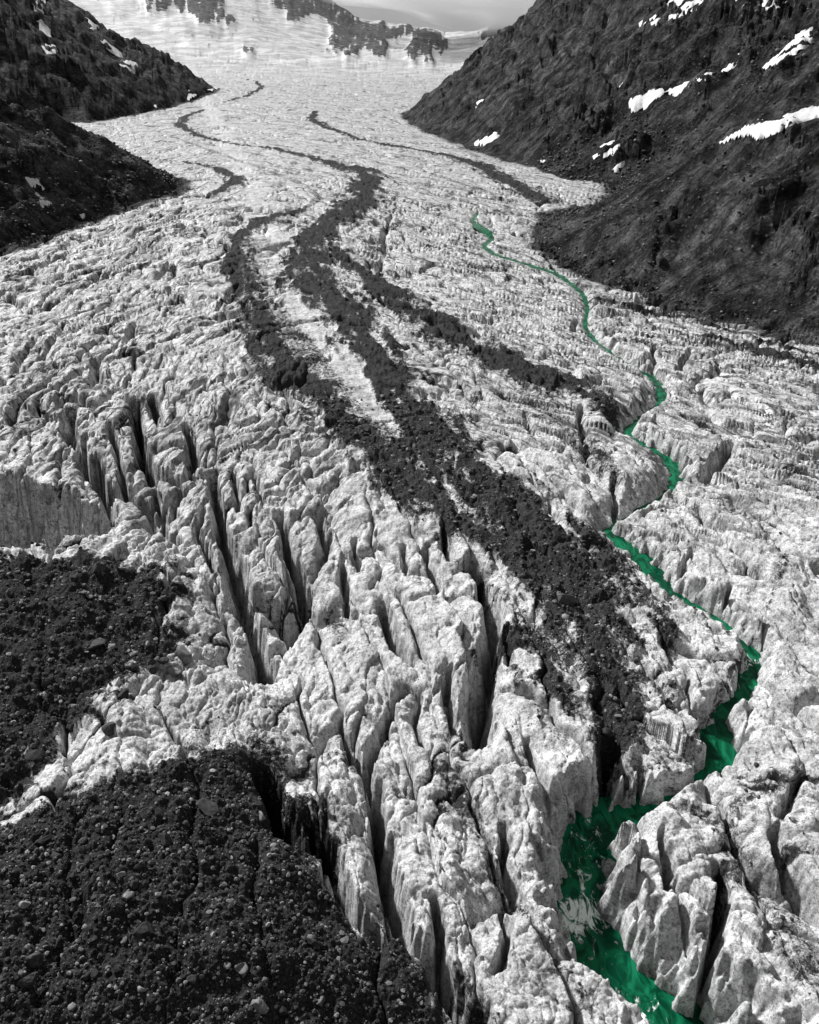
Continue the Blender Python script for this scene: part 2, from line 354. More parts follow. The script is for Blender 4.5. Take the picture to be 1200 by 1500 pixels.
# wide trough left, with the tall ice cliff behind it
def trough(pts, dep, wall, zfloor=None):
    p = np.array(pts, float); x, y = unp(p[:,0], p[:,1], p[:,3]); w = p[:,2]
    jx, jy = box(x, y, 40)
    xx, yy = X[jx, jy], Y[jx, jy]
    d, ww, _ = pdist(xx, yy, x, y, w)
    d2, zf, _ = pdist(xx, yy, x, y, p[:,3])
    d = d+WF[jx, jy]*.5+WX[jx, jy]*1.0+3.0*facets(xx/9+.3*yy/9, yy/60, 88)[0]+1.3*facets(xx/3.5+.2*yy/4, yy/30, 89)[0]
    k = 1-sst(0, wall, d-ww+wall*.5)
    deb[jx, jy] = np.maximum(deb[jx, jy], np.where(d-ww < wall*.6, -.02, -1))  # cliff and trough grit, also standing in for shade on the face
    Z[jx, jy] = Z[jx, jy]*(1-k)+(zf+fbm(xx/3, yy/3, 3, 5))*k
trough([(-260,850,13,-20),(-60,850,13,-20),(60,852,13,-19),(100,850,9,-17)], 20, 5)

# ------------------------------------------------------------------ river canyon
river = [ # u, v, half width px, water level
 (700,312,6,-2),(690,325,7,-2),(710,338,9,-2),(724,349,9,-2),(706,361,10,-2.1),(730,376,14,-2.2),(770,387,14,-2.3),(812,399,12,-2.5),(835,414,9,-2.6),(856,432,9,-2.8),
 (862,455,6,-3.2),(856,478,7,-3.6),(872,500,8,-3.9),(900,522,7,-4.2),(930,540,6,-4.4),(957,555,9,-4.6),(970,575,11,-4.8),(967,597,13,-5),(940,615,10,-5.1),(915,632,11,-5.2),
 (928,646,11,-5.3),(960,662,13,-5.4),(985,680,15,-5.5),(994,702,17,-5.6),(982,725,13,-5.7),(950,743,11,-5.8),(912,764,9,-5.9),(885,780,13,-6),(915,800,17,-6.2),(945,822,18,-6.4),
 (958,843,19,-6.6),(978,866,17,-6.8),(1010,890,17,-7),(1042,907,17,-7.2),(1077,935,15,-7.4),(1100,962,16,-7.6),(1106,986,14,-7.8),(1090,1010,16,-8),(1084,1030,14,-8.2),(1058,1050,14,-8.5),
 (1044,1075,26,-8.8),(1048,1102,38,-8.9),(1052,1128,24,-9),(1020,1160,9,-10),(972,1182,10,-11.5),(915,1202,28,-12.5),(868,1222,42,-12.7),(852,1250,40,-12.8),(858,1280,30,-13),(852,1310,28,-13.4),
 (845,1340,32,-14),(865,1380,42,-14.2),(890,1420,44,-14.4),(925,1460,46,-14.6),(965,1500,46,-15),(1020,1570,46,-15.5),(1080,1650,50,-16),(1150,1760,50,-16.5),(1250,1900,50,-17)]
R = np.array(river, float)
dep_r = np.interp(np.arange(len(R)), [0, 10, 14, 20, 33, 40, 44, 46, 48, 52, 60, len(R)-1], [.5, .8, 2.0, 3.0, 3.8, 4.8, 6, 7, 11, 11, 11.5, 12])
dep_r[:14] += 1.1*np.array([.2,.6,.2,.8,.2,.7,.3,1.0,.4,1.2,.5,1.3,.9,.4])
zr = -dep_r.copy()
for _ in range(8):
    rx, ry = unp(R[:,0], R[:,1], zr); zr = zr*.4+.6*(low(rx, ry)-dep_r)
zr = np.minimum.accumulate(np.where(np.arange(len(R)) < 3, zr[0], zr)); rx, ry = unp(R[:,0], R[:,1], zr); R[:,3] = zr
rw = R[:,2]/pxm(ry, R[:,3])*np.interp(np.arange(len(R)), [0, 6, 11, 14, 36, 42, len(R)-1], [.42, .36, .42, .66, .72, .95, 1])
def refine(a, n=4):
    t = np.arange(len(a)); tt = np.linspace(0, len(a)-1, (len(a)-1)*n+1)
    return np.interp(tt, t, a)
def smooth(a):
    b = a.copy(); b[1:-1] = (a[:-2]+2*a[1:-1]+a[2:])/4; return b
rxf, ryf, rwf, rzf = [smooth(smooth(refine(a))) for a in (rx, ry, rw, R[:,3])]
jx, jy = box(rxf, ryf, 30)
xx, yy = X[jx, jy], Y[jx, jy]
RD = np.full(X.shape, 99.0, np.float32); RZ = np.zeros(X.shape, np.float32)
d, tv, sv = pdist(xx, yy, rxf, ryf, np.arange(len(rxf), dtype=float))
wv = np.interp(tv, np.arange(len(rxf)), rwf); zv = np.interp(tv, np.arange(len(rxf)), rzf)
flute = fbm(PX[jx, jy]/3.2, QY[jx, jy]/3.2, 3, 201)*1.5+fbm(PX[jx, jy]/1.1, QY[jx, jy]/1.6, 2, 205)*.35
dn = d-wv+flute*np.clip(wv*.5, .15, 1)
depth_here = np.maximum(Z[jx, jy]-zv, 0.5)
near_w = 1-sst(105, 150, yy)
slope = np.where(sv > 0, .9, 2.6)*(1-near_w)+3.0*near_w
link = np.exp(-((yy-unp(980,1170,-8)[1])/4.5)**2-((xx-unp(985,1170,-8)[0])/9)**2)
slope = slope+7*link
slope = slope*(1-.6*sst(240, 380, yy))
bank = zv+np.where(dn < 0, np.maximum(dn*1.2, -2.2), 0)+np.where(dn > 0, slope*dn, 0)
# round the lip (smooth minimum of bank and ice)
k = np.clip(depth_here*.35, .2, 3.2)
a_, b_ = Z[jx, jy], bank
hh = np.clip(.5+.5*(b_-a_)/k, 0, 1)
zn = b_*(1-hh)+a_*hh-k*hh*(1-hh)
Z[jx, jy] = zn
RD[jx, jy] = dn; RZ[jx, jy] = zv

# ------------------------------------------------------------------ far basin, peaks
azu = 600+F*X/(Y*CP+60)                                 # bearing across the head wall
vc = np.interp(azu, [-400,120,380,470,520,600,650,700,745,800,860,1600], [-150,-70,-45,-10,22,40,47,44,28,22,10,-60])
bb = (750-vc)/F; zc = H+5400*(-SP+bb*CP)/(CP+bb*SP)
tb = np.clip((Y-1350)/(5400-1350), 0, 1)
basin = zc*(.7*tb**2.0+.3*sst(.25, 1, tb))-.25*np.maximum(0, Y-5400)
basin += sst(1500, 3000, Y)*(17*fbm(X/420, Y/380, 4, 301)+5*fbm(X/130, Y/80, 3, 303))
Z = Z+basin

# ------------------------------------------------------------------ mountains as flanks over their foot lines
def flank(foot, zf=0, slope=.7):
    p = np.array(foot, float)
    return poly_sd(X, Y, p[:,0], p[:,1])+(3.2*fbm(X/14, Y/30, 4, 333)+.0)*sst(150, 400, Y)
def W_(pts): return [tuple(float(c) for c in unp(u, v, 0)) for u, v in pts]
Rfoot = W_([(1420,560),(1200,507),(1130,487),(1050,467),(960,432),(900,411),(860,395),(815,371),(790,350),(785,331),(800,316),(840,306),(880,299),(896,286),(893,269),(840,263),(780,246),(720,226),(660,206),(606,182),(590,166),(640,150),(700,133)])
Rpoly = Rfoot+[(190,1680),(420,2050),(1500,2500),(3500,2200),(3500,100),(400,100)]
sdR = flank(Rpoly)
slow = 1-sst(0, 60, np.abs(Y-430)-60)
riseR = sdR*.74-4*(1-np.exp(-np.maximum(sdR, 0)/8))
fanw = np.exp(-((X-110)/60)**2-((Y-520)/110)**2)          # debris cone at the foot
riseR = riseR-np.clip(fanw*np.minimum(sdR, 45)*.42, 0, 40)
L1foot = W_([(-420,440),(0,372),(60,346),(130,322),(200,301),(268,281),(262,262)])
L1poly = L1foot+[(-215,640),(-330,760),(-700,900),(-1600,900),(-1600,100),(-330,180)]
sdL1 = flank(L1poly)
L2foot = W_([(-300,215),(85,176),(130,178),(200,166),(270,150),(322,131)])
L2poly = L2foot+[(-470,1750),(-760,2050),(-1700,2300),(-3500,2300),(-3500,700),(-1200,800)]
sdL2 = flank(L2poly)
riseL1 = sdL1*.62; riseL2 = sdL2*.60
def fl(rise, sd_, s, sx, sy, lean, amp):
    J = np.nonzero(sd_ > 0)
    res = np.full(X.shape, -1e3)
    X_, Y_, sdj, WXj, WYj, WBj = X[J], Y[J], sd_[J], WX[J], WY[J], WB[J]
    g = sst(0, 45, sdj); amp = amp[J] if isinstance(amp, np.ndarray) else amp
    wx = fbm(X_/70, Y_/110, 3, s); a = X_+lean*Y_
    out = rise[J]+(11*ridged(a/sx+wx*.8, Y_/sy+wx, 5, s+1, .38)+1.6*fbm(X_/14+wx, Y_/22+wx, 3, s+7, .5))*amp*(.12+.88*g)-6*amp*g
    cmask = sst(-.1, .3, fbm(X_/70, Y_/130, 3, s+91))
    for fs_, am_ in ((44, 5.5), (18, 1.6)):
        fh, fe_ = facets((X_+.3*Y_+WBj*9)/fs_+WXj*.25, (Y_-.3*X_)/(fs_*1.5)+WYj*.25, s+71+fs_)
        out = out+g*amp*am_*(.35+1.3*cmask)*(fh-.2*np.exp(-fe_*9))
    out = out+(1-g)*fbm(X_/6, Y_/8, 3, s+31)*sst(0, 4, sdj)
    step = 26.0                                            # rock terraces
    q = (out+8*fbm(X_/90, Y_/140, 3, s+51))/step; fq = q-np.floor(q)
    out = out+g*(sst(.15, .85, fq)-fq)*step*.16
    out = out+g*amp*(1.2*fbm((Y_+.35*X_+WBj*6)/13, X_/42, 3, s+61)+19*ridged((Y_+.3*X_+WBj*14)/58, X_/190, 4, s+63, .45))
    res[J] = out
    return res
zR = fl(riseR, sdR, 401, 70, 150, .55, .8*(1-.7*np.clip(fanw*1.3, 0, 1)))
zL1 = fl(riseL1, sdL1, 431, 60, 120, -.5, .55)
zL2 = fl(riseL2, sdL2, 461, 120, 240, -.5, .7)
marg = np.maximum(sdR, np.maximum(sdL1, sdL2)+1.5)
deb = np.maximum(deb, np.clip(1.0+marg*.13, -1, 1))
ICE = None
Z0 = Z
lab = np.zeros(X.shape, np.int8)
for i, (zz, sd_) in enumerate(((zR, sdR), (zL1, sdL1), (zL2, sdL2))):
    m = (sd_ > 0)&(zz+np.minimum(Z0, 0)*0 > -500)
    zz = np.maximum(zz, -1)
    t = sst(0, 10, sd_)
    znew = Z0*(1-t)+np.maximum(zz+Z0*.3, zz)*t
    take = m&((lab == 0)|(znew > Z))
    Z = np.where(take, znew, Z); lab = np.where(take, i+1, lab)

# ------------------------------------------------------------------ screen-space-free masks traced from the photo: map each ground point back to where it shows
PU, PV = proj(X, Y, Z)
def blur(a, k=2):
    for _ in range(k):
        b = a.copy(); b[1:-1, 1:-1] = (a[:-2, 1:-1]+a[2:, 1:-1]+a[1:-1, :-2]+a[1:-1, 2:]+2*a[1:-1, 1:-1])/6; a = b
    return a
# rock crags standing out of the head wall
farrock = [
 [(195,-30),(205,-6),(212,8),(235,20),(262,16),(285,28),(312,34),(345,30),(330,12),(318,-30)],
 [(385,-30),(396,4),(412,14),(426,22),(424,30),(436,36),(450,22),(462,26),(478,34),(488,50),(480,66),(492,76),(512,88),(526,84),(530,72),(548,78),(562,90),(568,70),(556,62),(566,54),(580,64),(590,56),(606,62),(592,76),(604,91),(634,91),(636,74),(652,78),(656,64),(640,50),(615,44),(595,38),(560,36),(525,32),(510,8),(500,-30)],
 [(700,60),(712,44),(734,22),(750,18),(765,22),(800,16),(830,6),(850,40),(800,52),(785,50),(768,62),(748,64),(760,72),(735,80),(710,76),(722,66)],
 [(346,72),(356,70),(372,76),(366,80),(350,78)],
]
n1_, n2_ = fbm(PU/18, PV/14, 4, 501, .55), fbm(PU/18, PV/14, 4, 521, .55)
fu, fv = PU+8*n1_, PV+7*n2_
FR = np.zeros(X.shape, np.float32)
for p in farrock: FR = np.where((Y > 1900)&(lab == 0)&in_poly(fu, fv, p), 1, FR)
# snow ribbons lying in the gullies of the crags
lift = blur(FR, 8)
FR = FR*(1-.75*sst(.56, .72, ridged(PU/22+PV/16, PV/20-PU/34, 4, 555)))
Z = Z+lift*(13+5*fbm(PU/22, PV/16, 3, 541, .5))
Z = np.maximum(Z, Z0*0-60)
snowfar = sst(1500, 2600, Y)

# ------------------------------------------------------------------ build mesh objects from the grid
verts = np.stack([X, Y, Z], -1).reshape(-1, 3).astype(np.float32)
idx = np.arange(NR*NC).reshape(NR, NC)
quads = np.stack([idx[:-1, :-1], idx[:-1, 1:], idx[1:, 1:], idx[1:, :-1]], -1).reshape(-1, 4)
def fval(a): return (a[:-1, :-1]+a[1:, 1:]).reshape(-1)*.5
flab = np.maximum(np.maximum(lab[:-1, :-1], lab[1:, 1:]), np.maximum(lab[:-1, 1:], lab[1:, :-1])).reshape(-1)
# smooth normals of the whole sheet, kept across object seams
nz = np.zeros((NR, NC, 3), np.float32)
V3 = verts.reshape(NR, NC, 3)
du = np.empty_like(V3); dv = np.empty_like(V3)
du[:, 1:-1] = V3[:, 2:]-V3[:, :-2]; du[:, 0] = V3[:, 1]-V3[:, 0]; du[:, -1] = V3[:, -1]-V3[:, -2]
dv[1:-1] = V3[2:]-V3[:-2]; dv[0] = V3[1]-V3[0]; dv[-1] = V3[-1]-V3[-2]
nrm = np.cross(du, dv); nrm /= np.linalg.norm(nrm, axis=2, keepdims=True)+1e-9
nrm = nrm.reshape(-1, 3)
seam = np.clip(np.maximum(k1*kp, np.maximum(k2*kp2, g12*.7*kp2)), 0, 1)*sst(-.3, .3, noise(X/9, Y/12, 701))
ATTR = {'outcrop': blur(FR, 1).reshape(-1), 'psi': PSI.reshape(-1), 'phi': PHI.reshape(-1), 'snout': np.maximum(near, 1-axis).reshape(-1), 'seam': seam.reshape(-1), 'debris': np.clip(deb, -1, 1.2).reshape(-1), 'mound': moundm.reshape(-1), 'wet': np.exp(-np.maximum(RD, 0)*2).reshape(-1),
        'firn': snowfar.reshape(-1)}
def tag(o, label=None, cat=None, group=None, kind=None):
    if label: o['label'] = label
    if cat: o['category'] = cat
    if group: o['group'] = group
    if kind: o['kind'] = kind
    return o
def mesh_from(name, vs, fs, mat, nrmv=None, attrs=None, smooth=True, parent=None):
    me = bpy.data.meshes.new(name)
    fs = np.asarray(fs, np.int32); k = fs.shape[1]
    me.vertices.add(len(vs)); me.vertices.foreach_set('co', np.asarray(vs, np.float32).ravel())
    me.loops.add(len(fs)*k); me.loops.foreach_set('vertex_index', fs.ravel())
    me.polygons.add(len(fs)); me.polygons.foreach_set('loop_start', np.arange(0, len(fs)*k, k, dtype=np.int32))
    me.update(calc_edges=True)
    me.polygons.foreach_set('use_smooth', np.full(len(fs), smooth))
    if attrs:
        for kx, va in attrs.items():
            at = me.attributes.new(kx, 'FLOAT', 'POINT'); at.data.foreach_set('value', np.asarray(va, np.float32))
    me.materials.append(mat)
    o = bpy.data.objects.new(name, me); S.collection.objects.link(o)
    if parent: o.parent = parent
    return o
def grid_part(name, mask, mat, akeys, parent=None):
    q = quads[mask]
    if len(q) == 0: return None
    used, inv = np.unique(q, return_inverse=True); inv = inv.reshape(-1, 4)
    return mesh_from(name, verts[used], inv, mat, None, {k_: ATTR[k_][used] for k_ in akeys}, True, parent)

# ------------------------------------------------------------------ materials
class NB:
    def __init__(s, name):
        s.m = bpy.data.materials.new(name); s.m.use_nodes = True; s.t = s.m.node_tree; s.t.nodes.clear()
        s.out = s.n('ShaderNodeOutputMaterial'); s.b = s.n('ShaderNodeBsdfPrincipled'); s.l(s.b.outputs[0], s.out.inputs[0])
        s.geo = s.n('ShaderNodeNewGeometry')
    def n(s, t): return s.t.nodes.new(t)
    def l(s, a, b): s.t.links.new(a, b)
    def attr(s, k):
        a = s.n('ShaderNodeAttribute'); a.attribute_name = k; return a.outputs['Fac']
    def noise(s, sc, det=6, rough=.6, vec=None, dist=0):
        a = s.n('ShaderNodeTexNoise'); a.inputs['Scale'].default_value = sc; a.inputs['Detail'].default_value = det
        a.inputs['Roughness'].default_value = rough; a.inputs['Distortion'].default_value = dist
        s.l(vec or s.geo.outputs['Position'], a.inputs['Vector']); return a.outputs['Fac']
    def vor(s, sc, feat='F1', out='Distance', vec=None):
        a = s.n('ShaderNodeTexVoronoi'); a.feature = feat; a.inputs['Scale'].default_value = sc
        s.l(vec or s.geo.outputs['Position'], a.inputs['Vector']); return a.outputs[out]
    def scalev(s, v):
        a = s.n('ShaderNodeVectorMath'); a.operation = 'MULTIPLY'; a.inputs[1].default_value = v; s.l(s.geo.outputs['Position'], a.inputs[0]); return a.outputs[0]
    def math(s, op, a, b=None, c=None, clamp=False):
        m = s.n('ShaderNodeMath'); m.operation = op; m.use_clamp = clamp
        for i, x in enumerate((a, b, c)):
            if x is None: continue
            if isinstance(x, (int, float)): m.inputs[i].default_value = x
            else: s.l(x, m.inputs[i])
        return m.outputs[0]
    def rng(s, x, a, b, c=0.0, d=1.0, smooth=True):
        m = s.n('ShaderNodeMapRange'); m.interpolation_type = 'SMOOTHSTEP' if smooth else 'LINEAR'
        m.inputs[1].default_value = a; m.inputs[2].default_value = b; m.inputs[3].default_value = c; m.inputs[4].default_value = d
        s.l(x, m.inputs[0]); return m.outputs[0]
    def mix(s, f, a, b):
        m = s.n('ShaderNodeMix'); m.data_type = 'FLOAT'
        for i, x in ((0, f), (2, a), (3, b)):
            if isinstance(x, (int, float)): m.inputs[i].default_value = x
            else: s.l(x, m.inputs[i])
        return m.outputs[0]
    def grey(s, v):
        c = s.n('ShaderNodeCombineColor')
        for i in range(3):
            if isinstance(v, (int, float)): c.inputs[i].default_value = v
            else: s.l(v, c.inputs[i])
        return c.outputs[0]
    def bump(s, h, st, dist, prev=None):
        b = s.n('ShaderNodeBump'); b.inputs['Strength'].default_value = st; b.inputs['Distance'].default_value = dist
        s.l(h, b.inputs['Height'])
        if prev: s.l(prev, b.inputs['Normal'])
        return b.outputs[0]

def ground_material():
    m = NB('glacier_surface'); deb = m.attr('debris'); mound = m.attr('mound'); firn = m.attr('firn')
    big = m.noise(.045, 4, .6); med = m.noise(.35, 6, .72); fine = m.noise(2.6, 5, .78); grit = m.noise(9, 3, .8)
    stones = m.vor(2.2, 'F1', 'Distance'); scol = m.vor(2.2, 'F1', 'Color')
    stones2 = m.vor(6.0, 'F1', 'Distance'); scol2 = m.vor(6.0, 'F1', 'Color')
    # clean ice
    ice = m.mix(m.rng(med, .35, .68), .50, .76)
    ice = m.math('MULTIPLY', ice, m.rng(fine, .3, .72, .72, 1.15))
    ice = m.math('MULTIPLY', ice, m.rng(big, .35, .65, .86, 1.06))
    mp = m.n('ShaderNodeMapping'); mp.inputs['Rotation'].default_value = (0, 0, -.24); mp.inputs['Scale'].default_value = (1.0, .16, .4)
    m.l(m.geo.outputs['Position'], mp.inputs['Vector'])
    fol = m.noise(.5, 6, .72, mp.outputs[0], .8)
    ice = m.math('MULTIPLY', ice, m.rng(fol, .52, .68, 1.0, .62))
    pit1 = m.noise(3.4, 3, .62); pit2 = m.noise(1.15, 4, .66); pit3 = m.noise(.33, 5, .7)
    specks = m.math('MULTIPLY', m.math('MULTIPLY', m.rng(grit, .52, .63, 1.0, .55), m.rng(pit1, .53, .64, 1.0, .5)), m.math('MULTIPLY', m.rng(pit2, .52, .64, 1.0, .5), m.rng(pit3, .53, .62, 1.0, .62)))
    ice = m.math('MULTIPLY', ice, specks)
    # sprinkled dirt everywhere, gathering in veils
    d1 = m.noise(.9, 7, .75, None, .6)
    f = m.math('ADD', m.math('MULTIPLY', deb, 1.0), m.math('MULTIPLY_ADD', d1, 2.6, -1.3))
    f = m.math('ADD', f, m.math('MULTIPLY_ADD', fine, 1.4, -.7))
    f = m.math('ADD', f, m.math('MULTIPLY_ADD', big, .9, -.45))
    # fine crack lines of the trunk, drawn dark in the colour, laid along the same arched pattern as the real ones
    psi, phi = m.attr('psi'), m.attr('phi'); pz = m.noise(.03, 5, .6); pz2 = m.noise(.08, 5, .6)
    def linetex(L, S_, w, det):
        cv = m.n('ShaderNodeCombineXYZ'); m.l(m.math('MULTIPLY', psi, 1/L), cv.inputs[0]); m.l(m.math('MULTIPLY', phi, 1/S_), cv.inputs[1])
        nn = m.noise(1, det, .45, cv.outputs[0], .35)
        return m.rng(m.math('ABSOLUTE', m.math('SUBTRACT', nn, .5)), 0, w, 1, 0)
    l1 = m.math('MULTIPLY', linetex(44, 9, .026, 4), m.rng(pz, .42, .56)); l2 = m.math('MULTIPLY', linetex(16, 3.6, .040, 4), m.rng(pz2, .40, .58))
    l3 = m.math('MULTIPLY', linetex(6.5, 1.7, .045, 3), m.rng(pz2, .6, .42)); l0 = m.math('MULTIPLY', linetex(150, 22, .024, 5), m.rng(pz, .56, .44))
    crk = m.math('MAXIMUM', m.math('MAXIMUM', l0, l1), m.math('MAXIMUM', l2, m.math('MULTIPLY', l3, .8)))
    crk = m.math('MULTIPLY', crk, m.mix(m.attr('snout'), 1, .25)); crk = m.math('MULTIPLY', crk, m.mix(firn, 1, .35))
    f = m.math('ADD', f, m.math('MULTIPLY', m.attr('seam'), 1.45))
    cover = m.math('MAXIMUM', m.rng(f, .12, .62), m.math('MULTIPLY', crk, .93))
    sep = m.n('ShaderNodeSeparateColor'); m.l(scol, sep.inputs[0])
    sep2 = m.n('ShaderNodeSeparateColor'); m.l(scol2, sep2.inputs[0])
    rub = m.math('MULTIPLY', m.mix(m.rng(fine, .35, .7), .010, .044), m.mix(mound, 1.25, 1.0))
    pale = m.math('MULTIPLY', m.rng(sep.outputs[0], .86, 1.0), m.rng(stones, .28, .16))
    pale2 = m.math('MULTIPLY', m.rng(sep2.outputs[0], .82, 1.0), m.rng(stones2, .3, .15))
    rub = m.math('ADD', rub, m.math('MULTIPLY', pale, .10)); rub = m.math('ADD', rub, m.math('MULTIPLY', pale2, .09))
    firnc = m.math('MULTIPLY', m.mix(m.rng(m.noise(.02, 6, .7), .4, .6), .34, .54), m.rng(m.noise(.010, 8, .72, m.scalev((.5, 1.6, 2.5)), 1.0), .42, .6, 1.05, .72))
    ice = m.mix(firn, ice, firnc)
    oc = m.rng(m.math('ADD', m.attr('outcrop'), m.math('MULTIPLY_ADD', m.noise(.03, 6, .7), 1.8, -.9)), .36, .60)
    rub = m.mix(oc, rub, m.mix(m.rng(m.noise(.05, 6, .72), .35, .65), .025, .11)); cover = m.math('MAXIMUM', cover, oc)
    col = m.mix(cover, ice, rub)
    wet = m.attr('wet'); col = m.math('MULTIPLY', col, m.rng(wet, 0.2, 1, 1, .8))
    m.l(m.grey(col), m.b.inputs['Base Color'])
    m.l(m.mix(cover, .62, .8), m.b.inputs['Roughness']); m.l(m.mix(cover, .22, .03), m.b.inputs['Specular IOR Level'])
    hgt = m.math('ADD', m.math('MULTIPLY', fine, .5), m.math('MULTIPLY', grit, .3))
    st = m.math('MULTIPLY', m.math('SUBTRACT', .5, stones), cover)
    hgt = m.math('ADD', hgt, m.math('MULTIPLY', st, .35)); hgt = m.math('SUBTRACT', hgt, m.math('MULTIPLY', crk, 1.4))
    n1 = m.bump(hgt, .6, .4); n1 = m.bump(med, .5, .7, n1)
    m.l(n1, m.b.inputs['Normal'])
    return m.m
def rock_material():
    m = NB('mountain_rock'); pos = m.scalev((1, .55, 1))
    big = m.noise(.012, 6, .6); med = m.noise(.11, 10, .72, pos, .4); fine = m.noise(.9, 10, .78)
    sc = m.vor(.9, 'F1', 'Color'); sep = m.n('ShaderNodeSeparateColor'); m.l(sc, sep.inputs[0])
    ms_ = m.n('ShaderNodeMapping'); ms_.inputs['Rotation'].default_value = (0, .6, .25); ms_.inputs['Scale'].default_value = (.25, 1, .25); m.l(m.geo.outputs['Position'], ms_.inputs['Vector'])
    strk = m.noise(.13, 9, .68, ms_.outputs[0], .5)
    c = m.mix(m.rng(med, .38, .68), .017, .088); c = m.math('MULTIPLY', c, m.rng(strk, .35, .68, .45, 2.1))  # strata streaks; their contrast also paints in lit and shadowed crags
    c = m.math('MULTIPLY', c, m.rng(fine, .32, .72, .45, 2.0)); c = m.math('MULTIPLY', c, m.rng(big, .3, .7, .7, 1.35))
    c = m.math('ADD', c, m.math('MULTIPLY', m.rng(sep.outputs[0], .92, 1), .08))
    m.l(m.grey(c), m.b.inputs['Base Color']); m.b.inputs['Roughness'].default_value = .9; m.b.inputs['Specular IOR Level'].default_value = .04
    n1 = m.bump(fine, 1, 1.6); n1 = m.bump(med, 1, 13.0, n1); n1 = m.bump(strk, .8, 6.0, n1); m.l(n1, m.b.inputs['Normal'])
    return m.m
def snow_material():
    m = NB('old_snow'); a = m.noise(.4, 8, .7)
    m.l(m.grey(m.mix(m.rng(a, .3, .65), .42, .6)), m.b.inputs['Base Color']); m.b.inputs['Roughness'].default_value = .7
    m.l(m.bump(a, .4, .5), m.b.inputs['Normal']); return m.m
def water_material():
    m = NB('meltwater')
    v1 = m.n('ShaderNodeMapping'); m.l(m.geo.outputs['Position'], v1.inputs['Vector']); v1.inputs['Scale'].default_value = (1, .5, 1)
    sw = m.noise(.42, 6, .62, v1.outputs[0], 1.3); fo = m.noise(.5, 9, .66, v1.outputs[0], 2.0)
    foam_a = m.attr('foam')
    silt = m.rng(sw, .38, .68)
    foam = m.rng(m.math('ADD', fo, m.math('MULTIPLY', foam_a, .30)), .68, .80)
    deepc = m.n('ShaderNodeMix'); deepc.data_type = 'RGBA'; deepc.inputs[6].default_value = (.0008, .032, .015, 1); deepc.inputs[7].default_value = (.007, .145, .066, 1)
    m.l(silt, deepc.inputs[0])
    fc = m.n('ShaderNodeMix'); fc.data_type = 'RGBA'; fc.inputs[7].default_value = (.80, .86, .83, 1)
    m.l(foam, fc.inputs[0]); m.l(deepc.outputs[2], fc.inputs[6]); m.l(fc.outputs[2], m.b.inputs['Base Color'])
    m.l(m.mix(foam, .2, .8), m.b.inputs['Roughness']); m.b.inputs['IOR'].default_value = 1.33; m.b.inputs['Specular IOR Level'].default_value = .14
    m.l(m.bump(m.math('ADD', m.noise(2.2, 4, .6, v1.outputs[0], .8), fo), .16, .06), m.b.inputs['Normal']); return m.m
def boulder_material(name, lo, hi):
    m = NB(name); a = m.noise(1.6, 8, .7); b = m.noise(9, 5, .7)
    oi = m.n('ShaderNodeObjectInfo')
    c = m.mix(m.rng(a, .3, .7), lo, hi); c = m.math('MULTIPLY', c, m.rng(oi.outputs['Random'], 0, 1, .6, 1.5, False))
    m.l(m.grey(m.math('MULTIPLY', c, m.rng(b, .3, .7, .7, 1.2))), m.b.inputs['Base Color']); m.b.inputs['Roughness'].default_value = .8
    m.b.inputs['Specular IOR Level'].default_value = .08
    m.l(m.bump(a, .5, .12), m.b.inputs['Normal']); return m.m
MG, MR, MS, MW = ground_material(), rock_material(), snow_material(), water_material()
MBd, MBp = boulder_material('dark_stone', .016, .06), boulder_material('pale_stone', .08, .20)

# ------------------------------------------------------------------ setting objects
fY = fval(Y); fD = fval(DB); fMD = fval(MD)
isrock = flab > 0; isfar = (~isrock)&(fY > 2300)
ismound = (~isrock)&(~isfar)&(fMD > 0)
ismed = (~isrock)&(~isfar)&(~ismound)&(fD > 0.0)
isice = (~isrock)&(~isfar)&(~ismound)&(~ismed)
K4 = ('outcrop', 'psi', 'phi', 'snout', 'seam', 'debris', 'mound', 'wet', 'firn')
tag(grid_part('glacier_ice', isice, MG, K4), kind='structure')
tag(grid_part('medial_moraine', ismed, MG, K4), kind='structure')
tag(grid_part('debris_mound', ismound, MG, K4), kind='structure')
tag(grid_part('mountain_right', flab == 1, MR, ()), kind='structure')
tag(grid_part('mountain_left', flab == 2, MR, ()), kind='structure')
tag(grid_part('mountain_left_far', flab == 3, MR, ()), kind='structure')
tag(grid_part('snow_basin', isfar, MG, K4), kind='structure')

